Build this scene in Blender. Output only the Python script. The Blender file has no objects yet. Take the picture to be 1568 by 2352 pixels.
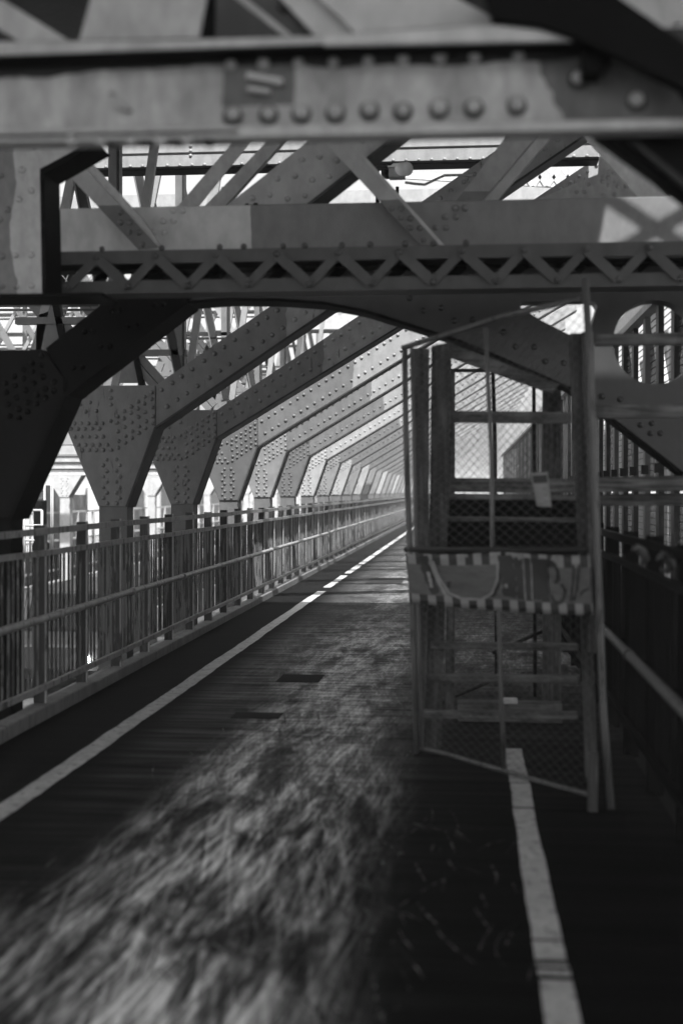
import bpy, math, random
from mathutils import Vector, Matrix
random.seed(7)
C = bpy.context.scene
COL = C.collection
sin, cos, rad = math.sin, math.cos, math.radians

# ------------------------------------------------------------------ camera
F = 3070.0                     # focal length in units of 1/2352 of the frame height
EYE = 1.6
YAW = math.atan((1071 - 784) / F)
cam = bpy.data.cameras.new('camera')
cam.sensor_fit = 'VERTICAL'; cam.sensor_height = 36.0; cam.sensor_width = 24.0
cam.lens = F / 2352 * 36.0
cam.shift_y = -48 / 2352
cam.clip_start = 0.1; cam.clip_end = 9000
cam.dof.use_dof = True; cam.dof.focus_distance = 16.0; cam.dof.aperture_fstop = 1.35
co = bpy.data.objects.new('camera', cam); COL.objects.link(co)
co.location = (0, 0, EYE); co.rotation_euler = (rad(90), 0, YAW)
C.camera = co

# ------------------------------------------------------------------ light
SUN_EL, SUN_AZ = 56.0, 165.0          # degrees; azimuth clockwise from +Y
w = bpy.data.worlds.new('World'); C.world = w; w.use_nodes = True
nt = w.node_tree; nt.nodes.clear()
sky = nt.nodes.new('ShaderNodeTexSky'); sky.sky_type = 'NISHITA'; sky.sun_disc = False
sky.sun_elevation = rad(SUN_EL); sky.sun_rotation = rad(SUN_AZ)
sky.air_density = 1.5; sky.dust_density = 4.0
bw = nt.nodes.new('ShaderNodeRGBToBW')
bg = nt.nodes.new('ShaderNodeBackground'); bg.inputs['Strength'].default_value = 0.11
wo = nt.nodes.new('ShaderNodeOutputWorld')
nt.links.new(sky.outputs[0], bw.inputs[0]); nt.links.new(bw.outputs[0], bg.inputs[0]); nt.links.new(bg.outputs[0], wo.inputs[0])
sl = bpy.data.lights.new('sun', 'SUN'); sl.energy = 3.8; sl.angle = rad(0.6)
so = bpy.data.objects.new('sun', sl); COL.objects.link(so)
sd = Vector((sin(rad(SUN_AZ)) * cos(rad(SUN_EL)), cos(rad(SUN_AZ)) * cos(rad(SUN_EL)), sin(rad(SUN_EL))))
so.rotation_euler = sd.to_track_quat('Z', 'Y').to_euler(); so.location = (0, -5, 20)
C.view_settings.view_transform = 'Standard'; C.view_settings.look = 'None'
C.view_settings.exposure = 1.45; C.view_settings.gamma = 1.0
C.view_settings.use_curve_mapping = False
C.cycles.max_bounces = 6; C.cycles.diffuse_bounces = 4

# ------------------------------------------------------------------ photo-to-place helpers
def ray(x, y):
    u = (x - 784) / F; v = (1128 - y) / F
    return (-sin(YAW) + u * cos(YAW), cos(YAW) + u * sin(YAW), v)
def P(x, y, D):
    """point on the cross-section plane Y = D seen at (x, y)"""
    r = ray(x, y); t = D / r[1]
    return Vector((r[0] * t, D, EYE + r[2] * t))
def XZ(x, y, D):
    p = P(x, y, D); return (p.x, p.z)

# ------------------------------------------------------------------ materials
def new_mat(name):
    m = bpy.data.materials.new(name); m.use_nodes = True
    n = m.node_tree.nodes; l = m.node_tree.links
    return m, n, l, n['Principled BSDF']
def math_node(n, l, op, a, b=None, clamp=False):
    k = n.new('ShaderNodeMath'); k.operation = op; k.use_clamp = clamp
    for i, q in enumerate((a, b)):
        if q is None: continue
        if isinstance(q, (int, float)): k.inputs[i].default_value = q
        else: l.new(q, k.inputs[i])
    return k.outputs[0]
def pos(n, l, scale=(1, 1, 1), loc=(0, 0, 0)):
    g = n.new('ShaderNodeNewGeometry'); mp = n.new('ShaderNodeMapping')
    mp.inputs['Scale'].default_value = scale; mp.inputs['Location'].default_value = loc
    l.new(g.outputs['Position'], mp.inputs[0]); return mp.outputs[0]
def noise(n, l, vec, scale=5, detail=4, rough=.55, dist=0.0):
    k = n.new('ShaderNodeTexNoise'); k.inputs['Scale'].default_value = scale
    k.inputs['Detail'].default_value = detail; k.inputs['Roughness'].default_value = rough
    k.inputs['Distortion'].default_value = dist
    l.new(vec, k.inputs['Vector']); return k.outputs['Fac']
def ramp(n, l, fac, a, b, va=0.0, vb=1.0):
    k = n.new('ShaderNodeMapRange'); k.interpolation_type = 'SMOOTHSTEP'
    l.new(fac, k.inputs[0])
    k.inputs[1].default_value = a; k.inputs[2].default_value = b
    k.inputs[3].default_value = va; k.inputs[4].default_value = vb
    return k.outputs[0]
def mixf(n, l, fac, a, b):
    k = n.new('ShaderNodeMix'); k.data_type = 'FLOAT'
    for i, q in ((0, fac), (2, a), (3, b)):
        if isinstance(q, (int, float)): k.inputs[i].default_value = q
        else: l.new(q, k.inputs[i])
    return k.outputs[0]
def paint(name, v, rough=.5, dirt=.22, patch=None, chips=0.0, chipv=.04, spec=.4, bump=.15, scale=1.0):
    """grey paint; patch = list of (axis, start, end, wobble, value): an area rolled over in another grey, or painted-in shade"""
    m, n, l, b = new_mat(name)
    p = pos(n, l)
    val = mixf(n, l, noise(n, l, pos(n, l, (2.2, 2.2, .7)), 1.6 * scale, 5), v * (1 - dirt), v * (1 + dirt))
    fine = noise(n, l, pos(n, l, (2.4, 2.4, 1.3)), 4 * scale, 7, .6)
    val = math_node(n, l, 'MULTIPLY', val, ramp(n, l, fine, .3, .7, .84, 1.10))
    if patch:
        sep = n.new('ShaderNodeSeparateXYZ'); l.new(p, sep.inputs[0])
        for pt in patch:
            ax, a, e, wob, pv = pt[:5]
            q = math_node(n, l, 'ADD', sep.outputs[ax], math_node(n, l, 'MULTIPLY', math_node(n, l, 'SUBTRACT', noise(n, l, p, 1.7, 4, .6), .5), wob))
            inside = math_node(n, l, 'MULTIPLY', math_node(n, l, 'GREATER_THAN', q, a), math_node(n, l, 'LESS_THAN', q, e))
            if len(pt) > 5:
                inside = math_node(n, l, 'MULTIPLY', inside, math_node(n, l, 'MULTIPLY', math_node(n, l, 'GREATER_THAN', sep.outputs[pt[5]], pt[6]), math_node(n, l, 'LESS_THAN', sep.outputs[pt[5]], pt[7])))
            val = mixf(n, l, inside, val, math_node(n, l, 'MULTIPLY', val, pv / v))
    if chips > 0:
        c = ramp(n, l, noise(n, l, pos(n, l, (7, 7, 1.1)), 2.6, 7, .7), .62 - chips * .25, .66 - chips * .25)
        val = mixf(n, l, c, val, chipv)
    cc = n.new('ShaderNodeCombineColor')
    for i in range(3): l.new(val, cc.inputs[i])
    l.new(cc.outputs[0], b.inputs['Base Color'])
    b.inputs['Roughness'].default_value = rough
    b.inputs['Specular IOR Level'].default_value = spec
    bp = n.new('ShaderNodeBump'); bp.inputs['Strength'].default_value = bump; bp.inputs['Distance'].default_value = .004
    l.new(noise(n, l, p, 60, 4), bp.inputs['Height']); l.new(bp.outputs[0], b.inputs['Normal'])
    return m
def timber(name, v, along='z'):
    m, n, l, b = new_mat(name)
    sc = {'z': (22, 22, 1.2), 'x': (1.2, 22, 22)}[along]
    g = noise(n, l, pos(n, l, sc), 2.2, 7, .7, .6)
    val = ramp(n, l, g, .3, .72, v * .25, v * 2.3)
    blot = ramp(n, l, noise(n, l, pos(n, l, (3, 3, 1.5)), 2.5, 5), .35, .65, .6, 1.15)
    val = math_node(n, l, 'MULTIPLY', val, blot)
    cc = n.new('ShaderNodeCombineColor')
    for i in range(3): l.new(val, cc.inputs[i])
    l.new(cc.outputs[0], b.inputs['Base Color']); b.inputs['Roughness'].default_value = .85
    bp = n.new('ShaderNodeBump'); bp.inputs['Strength'].default_value = .5; bp.inputs['Distance'].default_value = .004
    l.new(g, bp.inputs['Height']); l.new(bp.outputs[0], b.inputs['Normal'])
    return m
M = {}
M['girder'] = paint('girder_paint', .34, .45, .25, scale=2)
M['girder_pale'] = paint('pale_girder_paint', .42, .5, .08)
M['arm'] = paint('arm_paint', .27, .5, .2, [(0, -9, -1.66, .25, .150)], chips=.05, chipv=.08)
M['post'] = paint('post_paint', .10, .5, .12)
M['gusset'] = paint('gusset_paint', .15, .5, .3, chips=.06, chipv=.05)
M['gusset_b'] = paint('gusset_paint_pale', .26, .5, .14)
M['gusset_d'] = paint('gusset_paint_dull', .085, .5, .14); M['gusset_e'] = paint('gusset_paint_plain', .16, .5, .14)
M['arm_far'] = paint('far_arm_paint', .22, .5, .1, [(0, -9, -1.55, .35, .11)]); M['arm_pale'] = paint('pale_arm_paint', .26, .5, .1)
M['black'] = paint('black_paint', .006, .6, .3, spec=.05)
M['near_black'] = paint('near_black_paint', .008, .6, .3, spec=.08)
M['blackish'] = paint('charcoal_paint', .022, .5, .3, spec=.2)
M['edge'] = paint('edge_paint', .035, .5, .2, spec=.2)
M['lattice'] = paint('lattice_paint', .062, .5, .2, spec=.25)
M['cross'] = paint('cross_beam_paint', .42, .5, .1, [(0, -1.43, 3.4, .10, .14), (0, .90, 3.4, .10, .40)])
M['pale'] = paint('pale_far_paint', .36, .55, .12)
M['mid'] = paint('mid_grey_paint', .30, .5, .15)
M['brace_a'] = paint('bracing_paint', .12, .5, .2)
M['brace_b'] = paint('pale_bracing_paint', .22, .5, .2)
M['rail'] = paint('rail_paint', .26, .45, .3, chips=.25)
M['picket'] = paint('picket_paint', .10, .6, .3, chips=.52, chipv=.02)
M['railpost'] = paint('rail_post_paint', .016, .5, .25, chips=.3)
M['rail_r'] = paint('dark_rail_paint', .006, .6, .3, spec=.05)
M['curb'] = paint('curb_concrete', .14, .9, .35, chips=.35, chipv=.10)
M['galv'] = paint('galvanised_pipe', .085, .45, .4, chips=.3, chipv=.03)
M['wire'] = paint('mesh_wire', .05, .4, .2)
M['wood_v'] = timber('weathered_post_wood', .045, 'z')
M['wood_h'] = timber('weathered_plank_wood', .068, 'x')
M['slab'] = paint('dark_slab', .03, .8, .3)
M['road'] = paint('asphalt', .05, .85, .3)
M['white'] = paint('white_paint', .8, .4, .04)
M['line'] = paint('lane_paint', .40, .7, .4, chips=.22, chipv=.12, scale=1.6)

# ------------------------------------------------------------------ mesh builder
class MB:
    def __init__(s): s.v = []; s.f = []
    def add(s, vs, fs):
        o = len(s.v); s.v += [Vector(q) for q in vs]; s.f += [tuple(i + o for i in f) for f in fs]; return s
    def box(s, x0, x1, y0, y1, z0, z1):
        if x0 > x1: x0, x1 = x1, x0
        if y0 > y1: y0, y1 = y1, y0
        if z0 > z1: z0, z1 = z1, z0
        return s.add([(x0,y0,z0),(x1,y0,z0),(x1,y1,z0),(x0,y1,z0),(x0,y0,z1),(x1,y0,z1),(x1,y1,z1),(x0,y1,z1)],
                     [(0,3,2,1),(4,5,6,7),(0,1,5,4),(1,2,6,5),(2,3,7,6),(3,0,4,7)])
    def prism(s, pts, y0, y1):
        """polygon in XZ extruded from y0 (front) to y1"""
        a = sum(pts[i][0]*pts[(i+1)%len(pts)][1]-pts[(i+1)%len(pts)][0]*pts[i][1] for i in range(len(pts)))
        if a < 0: pts = pts[::-1]
        n = len(pts)
        vs = [(x, y0, z) for x, z in pts] + [(x, y1, z) for x, z in pts]
        fs = [tuple(range(n)), tuple(range(2*n-1, n-1, -1))]
        fs += [(i, i+n, (i+1)%n+n, (i+1)%n) for i in range(n)]
        return s.add(vs, fs)
    def bar(s, a, b, w, t, up=(0, 1, 0)):
        """bar from a to b, width w across, thickness t along up"""
        a, b = Vector(a), Vector(b); d = (b - a).normalized(); up = Vector(up)
        sd_ = d.cross(up).normalized(); up = sd_.cross(d).normalized()
        vs = [q + sd_ * i * w / 2 + up * j * t / 2 for q in (a, b) for i, j in ((-1,-1),(1,-1),(1,1),(-1,1))]
        return s.add(vs, [(3,2,1,0),(4,5,6,7),(0,1,5,4),(1,2,6,5),(2,3,7,6),(3,0,4,7)])
    def tube(s, pts, r, n=8, cap=True):
        pts = [Vector(p) for p in pts]; rings = []
        for i, p in enumerate(pts):
            d = (pts[min(i+1, len(pts)-1)] - pts[max(i-1, 0)]).normalized()
            h = Vector((0, 0, 1)) if abs(d.z) < .9 else Vector((1, 0, 0))
            e1 = d.cross(h).normalized(); e2 = d.cross(e1).normalized()
            rings.append([p + (e1 * cos(2*math.pi*k/n) + e2 * sin(2*math.pi*k/n)) * (r if not isinstance(r, (list, tuple)) else r[i]) for k in range(n)])
        vs = [q for R in rings for q in R]; fs = []
        for i in range(len(pts)-1):
            for k in range(n):
                fs.append((i*n+k, i*n+(k+1)%n, (i+1)*n+(k+1)%n, (i+1)*n+k))
        if cap: fs += [tuple(range(n-1, -1, -1)), tuple(range((len(pts)-1)*n, len(pts)*n))]
        return s.add(vs, fs)
    def dome(s, x, y, z, r, n=8, h=.80):
        vs = []; fs = []
        for i, (a, b) in enumerate(((1, 0), (.86, .5), (.5, .86))):
            for k in range(n):
                t = 2*math.pi*k/n; vs.append((x + r*a*cos(t), y - r*h*b, z + r*a*sin(t)))
        vs.append((x, y - r*h, z))
        for i in range(2):
            for k in range(n): fs.append((i*n+k, i*n+(k+1)%n, (i+1)*n+(k+1)%n, (i+1)*n+k))
        for k in range(n): fs.append((2*n+k, 2*n+(k+1)%n, 3*n))
        return s.add(vs, fs)
def wloc(o):
    p = Vector((0, 0, 0))
    while o is not None: p = p + o.location; o = o.parent
    return p
def build(name, mb, mat, parent=None, smooth=False, bevel=0.0, base=None):
    me = bpy.data.meshes.new(name)
    if parent is None:
        if base is None:
            xs = [v.x for v in mb.v]; ys = [v.y for v in mb.v]; zs = [v.z for v in mb.v]
            base = Vector(((min(xs)+max(xs))/2, (min(ys)+max(ys))/2, min(zs)))
        off = Vector(base); loc = off
    else:
        off = wloc(parent); loc = Vector((0, 0, 0))
    me.from_pydata([v - off for v in mb.v], [], mb.f)
    me.materials.append(M[mat] if isinstance(mat, str) else mat)
    if smooth: me.polygons.foreach_set('use_smooth', [True]*len(me.polygons))
    me.update()
    o = bpy.data.objects.new(name, me); COL.objects.link(o)
    o.location = loc; o.parent = parent
    if bevel > 0:
        b = o.modifiers.new('bevel', 'BEVEL'); b.width = bevel; b.segments = 1; b.limit_method = 'ANGLE'
    return o
def tag(o, label=None, cat=None, group=None, kind=None):
    if label: o['label'] = label
    if cat: o['category'] = cat
    if group: o['group'] = group
    if kind: o['kind'] = kind
    return o
def thing(name, loc, label, cat, group=None):
    o = bpy.data.objects.new(name, None); COL.objects.link(o); o.location = loc
    o.empty_display_size = .2
    return tag(o, label, cat, group)
_riv = {}
def rivets(pts, r, mat, parent, solo=True, name='rivet'):
    """domes on faces that look towards -Y; pts = world (x, y, z)"""
    if not pts: return
    if not solo:
        mb = MB()
        for p in pts: mb.dome(p[0], p[1], p[2], r, 6)
        o = build(name, mb, mat, parent, True); o['kind'] = 'stuff'; return o
    key = (round(r, 4), mat)
    if key not in _riv:
        me = bpy.data.meshes.new(name); mb = MB().dome(0, 0, 0, r)
        me.from_pydata(mb.v, [], mb.f); me.materials.append(M[mat])
        me.polygons.foreach_set('use_smooth', [True]*len(me.polygons)); _riv[key] = me
    off = wloc(parent)
    for p in pts:
        o = bpy.data.objects.new(name, _riv[key]); COL.objects.link(o)
        o.parent = parent; o.location = Vector(p) - off
        s_ = random.uniform(.9, 1.08); o.scale = (s_, s_, s_)
def hole_plate(name, outer, holes, y0, thick, mat, parent):
    cu = bpy.data.curves.new(name, 'CURVE'); cu.dimensions = '2D'; cu.fill_mode = 'BOTH'; cu.extrude = thick / 2
    for loop in [outer] + holes:
        sp = cu.splines.new('POLY'); sp.points.add(len(loop) - 1)
        for i, (x, z) in enumerate(loop): sp.points[i].co = (x, z, 0, 1)
        sp.use_cyclic_u = True
    tmp = bpy.data.objects.new('tmp', cu); COL.objects.link(tmp)
    dg = bpy.context.evaluated_depsgraph_get(); dg.update()
    me = bpy.data.meshes.new_from_object(tmp.evaluated_get(dg)); bpy.data.objects.remove(tmp)
    off = wloc(parent)
    for v in me.vertices:
        x, z, e = v.co; v.co = Vector((x, y0 + thick / 2 - e, z)) - off
    me.name = name; me.materials.clear(); me.materials.append(M[mat])
    o = bpy.data.objects.new(name, me); COL.objects.link(o); o.parent = parent
    return o

# ================================================================== THE SETTING
water = build('water', MB().box(-700, 700, -300, 1200, -41, -40), paint('river', .10, .15, .1))
tag(water, kind='structure')
# lower roadway left of the path
road = build('roadway', MB().box(-10.6, -3.75, -20, 170, -2.7, -2.4), 'road'); tag(road, kind='structure')

HZ = .0018
if HZ > 0:
    hz = build('haze', MB().box(-720, 720, -320, 1220, -42, 7.5), None, base=(0, 0, -42)); tag(hz, kind='stuff')
    hm = bpy.data.materials.new('haze'); hm.use_nodes = True; hm.node_tree.nodes.clear()
    hv = hm.node_tree.nodes.new('ShaderNodeVolumePrincipled'); hv.inputs['Density'].default_value = HZ
    hv.inputs['Color'].default_value = (.9, .9, .9, 1)
    ho = hm.node_tree.nodes.new('ShaderNodeOutputMaterial'); hm.node_tree.links.new(hv.outputs[0], ho.inputs['Volume'])
    hz.data.materials.clear(); hz.data.materials.append(hm)

# ---- deck of the path
def deck_material():
    m, n, l, b = new_mat('worn_deck_paint')
    g = n.new('ShaderNodeNewGeometry'); sep = n.new('ShaderNodeSeparateXYZ'); l.new(g.outputs['Position'], sep.inputs[0])
    X, Y = sep.outputs[0], sep.outputs[1]
    def vec(sx, sy, dx=0, wob=0.0, wsc=1.0, rot=0.0):
        mp = n.new('ShaderNodeMapping'); mp.inputs['Scale'].default_value = (sx, sy, 1); mp.inputs['Location'].default_value = (dx, dx, 0)
        if rot:
            rt = n.new('ShaderNodeVectorRotate'); rt.rotation_type = 'Z_AXIS'; rt.inputs['Angle'].default_value = rad(rot)
            l.new(g.outputs['Position'], rt.inputs['Vector']); l.new(rt.outputs[0], mp.inputs[0]); return mp.outputs[0]
        if wob:
            nz = n.new('ShaderNodeTexNoise'); nz.inputs['Scale'].default_value = wsc; nz.inputs['Detail'].default_value = 2
            l.new(g.outputs['Position'], nz.inputs['Vector'])
            vm = n.new('ShaderNodeVectorMath'); vm.operation = 'MULTIPLY_ADD'
            l.new(nz.outputs['Color'], vm.inputs[0]); vm.inputs[1].default_value = (wob, wob * .5, 0); l.new(g.outputs['Position'], vm.inputs[2])
            l.new(vm.outputs[0], mp.inputs[0])
        else: l.new(g.outputs['Position'], mp.inputs[0])
        return mp.outputs[0]
    # where wheels and feet have worn the surface: a band left of the middle
    cx = math_node(n, l, 'ADD', X, math_node(n, l, 'MULTIPLY', noise(n, l, vec(.5, .16), 1.0, 2), .9))
    dist = math_node(n, l, 'ABSOLUTE', math_node(n, l, 'ADD', cx, .58))
    band = ramp(n, l, dist, .12, .80, 1, 0)
    far = ramp(n, l, Y, 8.5, 14, 0, .5)
    band = math_node(n, l, 'MAXIMUM', band, math_node(n, l, 'MULTIPLY', far, ramp(n, l, X, -2.2, -1.4)))
    s1 = ramp(n, l, noise(n, l, vec(14, 1.6, 0, .035, .6), 1.0, 8, .6, .05), .42, .66)    # long smears along the path
    s2 = ramp(n, l, noise(n, l, vec(3.4, .95, 7, .1, .8), 1.0, 9, .72, .3), .38, .60)      # big patches
    s3 = ramp(n, l, noise(n, l, vec(44, 1.7, 3, .07, 1.0), 1.0, 7, .7, .15), .42, .66)     # fine scratches
    s4 = ramp(n, l, noise(n, l, vec(2.2, 17, 31, .05, 2), 1.0, 7, .7), .42, .64)           # scuffs across
    sa = ramp(n, l, noise(n, l, vec(34, .8, 3, rot=7), 1.0, 8, .72), .50, .62)       # thin scratches at two angles
    sb = ramp(n, l, noise(n, l, vec(30, .9, 9, rot=-9), 1.0, 8, .72), .52, .63)
    w_ = math_node(n, l, 'ADD', math_node(n, l, 'MULTIPLY', s1, .34), math_node(n, l, 'MULTIPLY', s3, .24))
    w_ = math_node(n, l, 'ADD', w_, math_node(n, l, 'ADD', math_node(n, l, 'MULTIPLY', sa, .34), math_node(n, l, 'MULTIPLY', sb, .28)))
    w_ = mixf(n, l, ramp(n, l, Y, 5.5, 11, 0, .62), w_, math_node(n, l, 'MULTIPLY', math_node(n, l, 'ADD', w_, .65), math_node(n, l, 'ADD', math_node(n, l, 'MULTIPLY', s4, .85), .15)))
    w_ = math_node(n, l, 'MULTIPLY', w_, math_node(n, l, 'ADD', math_node(n, l, 'MULTIPLY', s2, .92), .08))
    worn = math_node(n, l, 'MULTIPLY', math_node(n, l, 'MULTIPLY', w_, band), 1.75, True)
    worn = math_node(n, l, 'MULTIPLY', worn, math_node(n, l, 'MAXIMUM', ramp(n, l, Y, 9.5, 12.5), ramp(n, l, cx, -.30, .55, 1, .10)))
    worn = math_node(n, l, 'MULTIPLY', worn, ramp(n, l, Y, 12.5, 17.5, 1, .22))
    # brush marks across the path
    t1 = noise(n, l, vec(.7, 26, 11), 1.0, 6, .7)
    t2 = noise(n, l, vec(.5, 7, 17), 1.0, 4, .6)
    cross_ = ramp(n, l, math_node(n, l, 'ADD', math_node(n, l, 'MULTIPLY', t1, .5), math_node(n, l, 'MULTIPLY', t2, .5)), .40, .64)
    base = mixf(n, l, cross_, .005, mixf(n, l, ramp(n, l, X, -2.25, -1.9), .010, mixf(n, l, ramp(n, l, Y, 5.5, 11), .022, mixf(n, l, ramp(n, l, Y, 14, 18), .15, .065))))  # mid stretch lightened to put a sheen into the base colour
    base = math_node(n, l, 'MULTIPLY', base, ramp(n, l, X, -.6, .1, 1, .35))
    sp = ramp(n, l, noise(n, l, vec(60, 60, 1), 1.0, 3, .6), .2, .8, .7, 1.25)
    val = mixf(n, l, worn, base, .80)
    val = math_node(n, l, 'MULTIPLY', val, sp)
    cc = n.new('ShaderNodeCombineColor')
    for i in range(3): l.new(val, cc.inputs[i])
    l.new(cc.outputs[0], b.inputs['Base Color'])
    b.inputs['Roughness'].default_value = .85; b.inputs['Specular IOR Level'].default_value = .06
    bp = n.new('ShaderNodeBump'); bp.inputs['Strength'].default_value = .35; bp.inputs['Distance'].default_value = .004
    l.new(math_node(n, l, 'ADD', t1, noise(n, l, vec(90, 90), 1.0, 3)), bp.inputs['Height']); l.new(bp.outputs[0], b.inputs['Normal'])
    return m
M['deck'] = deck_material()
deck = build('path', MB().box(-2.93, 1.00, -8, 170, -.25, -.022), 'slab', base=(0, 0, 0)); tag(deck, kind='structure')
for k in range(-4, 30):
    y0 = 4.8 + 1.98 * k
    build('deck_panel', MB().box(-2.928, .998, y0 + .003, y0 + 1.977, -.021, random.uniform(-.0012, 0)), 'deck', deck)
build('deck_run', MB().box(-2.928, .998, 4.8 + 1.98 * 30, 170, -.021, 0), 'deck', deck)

def d_at(y): return EYE * F / (y - 1128)
def wobbly_strip(cx, wdt, y0, y1, z, amp=.007, step=.11):
    mb = MB(); n = max(2, int((y1 - y0) / step)); L = []
    pa = pb = 0.0
    for i in range(n + 1):
        y = y0 + (y1 - y0) * i / n
        pa = pa * .7 + random.uniform(-1, 1) * amp * .6; pb = pb * .7 + random.uniform(-1, 1) * amp * .6
        drift = .003 * sin(y * 1.9)
        L += [(cx - wdt/2 + pa + drift, y, z), (cx + wdt/2 + pb + drift, y, z)]
    return mb.add(L, [(2*i, 2*i+1, 2*i+3, 2*i+2) for i in range(n)])
for y0, y1 in ((2.0, d_at(1360)), (d_at(1351), d_at(1338)), (d_at(1336), d_at(1323)), (d_at(1318), d_at(1299)), (d_at(1296), d_at(1240)), (d_at(1238), 150)):
    o = build('lane_line', wobbly_strip(-2.30, .128, y0, y1, .004, step=.09 if y0 < 30 else .5), 'line', deck)
for y0, y1 in ((2.2, 4.41), (4.45, 4.50), (4.53, 4.56), (4.60, 4.79), (4.81, 6.78), (6.81, 7.36), (7.38, 8.35)):
    o = build('lane_line', wobbly_strip(.285, .104, y0, y1, .004, .006), 'line', deck)
M['patch'] = paint('repair_patch', .026, .9, .25, spec=.05)
for px, py, wd, ln in ((690, 1562, .36, .45), (885, 1335, .62, 1.5), (590, 1650, .34, .24)):
    D = d_at(py); q = P(px, py, D)
    build('repair_patch', MB().box(q.x - wd/2, q.x + wd/2, D - ln/2, D + ln/2, .001, .006), 'patch', deck)

# pale scuffs scratched into the surface, too many to count
mb = MB(); rs = random.Random(3)
for k in range(150):
    X0 = rs.gauss(-.85, .42) if k < 95 else rs.uniform(-.45, .22); Y0 = rs.uniform(3.6, 9.5) if k < 95 else rs.uniform(3.8, 6.4)
    ang = rs.gauss(0, .28) + (.25 if k >= 95 else 0); cur = rs.gauss(0, .9); L_ = rs.uniform(.15, .6); wd = rs.uniform(.0015, .005); n_ = 9; q_ = []
    x, y = X0, Y0
    for i in range(n_):
        wi = wd * sin(math.pi * (i + .6) / (n_ + .2)); q_ += [(x - wi, y, .0012), (x + wi, y, .0012)]
        ang += cur * L_ / n_; x -= sin(ang) * L_ / n_; y += cos(ang) * L_ / n_
    if max(abs(v[0] + .97) for v in q_) < 1.9: mb.add(q_, [(2*i, 2*i+1, 2*i+3, 2*i+2) for i in range(n_-1)])
M['scuff'] = paint('scuffed_deck', .20, .8, .5, chips=.7, chipv=.012, spec=.1, scale=2)
build('scuff_marks', mb, 'scuff', deck)['kind'] = 'stuff'

# ---- kerb along the left edge, cast in lengths
kerb = thing('kerb', (-2.98, 0, 0), None, None); kerb['kind'] = 'structure'
y = -2.0
while y < 60:
    ln = 2.07
    mb = MB().box(-3.06 + random.uniform(-.006, .006), -2.932, y, y + ln - .015, -.2, .085 + random.uniform(-.006, .006))
    build('kerb_stone', mb, 'curb', kerb, bevel=.008); y += ln
o = build('kerb_run', MB().box(-3.06, -2.932, 60.2, 150, -.2, .085), 'curb', kerb)
# steel stringer under the railing, outside the kerb
st = build('edge_stringer', MB().box(-3.30, -3.075, -4, 150, -.30, -.02), 'post')
sl_ = build('side_floor', MB().box(1.02, 3.6, -8, 150, -.45, -.3), 'black'); tag(sl_, kind='structure')
tag(st, 'grey steel edge beam running outside the kerb under the left railing', 'beam')

# ================================================================== RAILINGS
def railing(sx, X, Xpipe, label, mats, n0, n1, offs=0.0):
    """sx = side the handrail is on (+1 = towards +X)"""
    mr, mp_, mk, mh = mats
    t = thing('railing', (X, 0, 0), label, 'railing')
    sp = 1.033
    posts = [n0 * sp + offs + i * sp for i in range(n1)]
    for i, y in enumerate(posts):
        ht = 1.36 + random.uniform(-.008, .008)
        mb = MB().box(X - .05, X + .04, y, y + .014, -.02, ht)
        build('post', mb, mp_, t)
        build('post_edge', MB().box(X + .034 * sx, X + .046 * sx, y - .022, y, .02, ht + .004), mr, t)
    y0, y1 = posts[0], posts[-1]
    def run(z, nm, w_, h_, x_=X):
        mb = MB(); seg = 1.033; k = y0
        # slightly bent rail, one polyline
        pts = []
        while k < y1 + .01:
            pts.append((x_ + random.uniform(-.006, .006), k, z + random.uniform(-.005, .005))); k += seg
        for a, b in zip(pts, pts[1:]): mb.bar(a, b, w_, h_, (0, 0, 1))
        return build(nm, mb, mr, t)
    run(1.315, 'top_rail', .03, .045, X + .05 * sx)
    run(1.165, 'middle_rail', .03, .04, X + .052 * sx)
    run(.215, 'bottom_rail', .03, .04, X + .05 * sx)
    # handrail pipe with sleeves
    pts = []; k = y0
    while k < y1:
        pts.append((Xpipe, k, .73 + random.uniform(-.006, .006))); k += 2.07
    hr = build('handrail', MB().tube(pts, .026, 10), mh, t, True)
    for p in pts[1:]:
        if p[1] < 40:
            build('sleeve', MB().tube([(p[0], p[1]-.05, p[2]), (p[0], p[1]+.05, p[2])], .032, 10), mh, hr, True)
    for i, y in enumerate(posts):
        if 3 < y < 30: build('bracket', MB().bar((Xpipe, y, .705), (X, y, .69), .02, .02, (0, 0, 1)), mp_, hr)
    # pickets
    me = None; cnt = 0; rest = MB()
    for i, y in enumerate(posts[:-1]):
        for j in range(1, 10):
            yy = y + sp * j / 10
            a = random.uniform(-.004, .004)
            if yy > 2.5 and cnt < 290:
                if me is None:
                    me = bpy.data.meshes.new('picket'); mb = MB().box(-.008, .008, -.007, .007, 0, .95)
                    me.from_pydata(mb.v, [], mb.f); me.materials.append(M[mk])
                o = bpy.data.objects.new('picket', me); COL.objects.link(o); o.parent = t
                o.location = (.012 * sx + a, yy, .215); cnt += 1
                o.rotation_euler = (random.uniform(-.004, .004), random.uniform(-.004, .004), 0)
            else: rest.box(X + .012*sx - .008, X + .012*sx + .008, yy - .007, yy + .007, .215, 1.165)
    if rest.v: build('distant_pickets', rest, mk, t)['kind'] = 'stuff'
    return t
railing(1, -3.02, -2.88, 'long picket railing with peeling paint along the left edge of the path', ('rail', 'railpost', 'picket', 'rail'), 1, 130)
railing(-1, 1.00, .86, 'dark picket railing on the right edge of the path behind the gate', ('rail_r', 'rail_r', 'rail_r', 'galv'), 1, 60)

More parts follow.
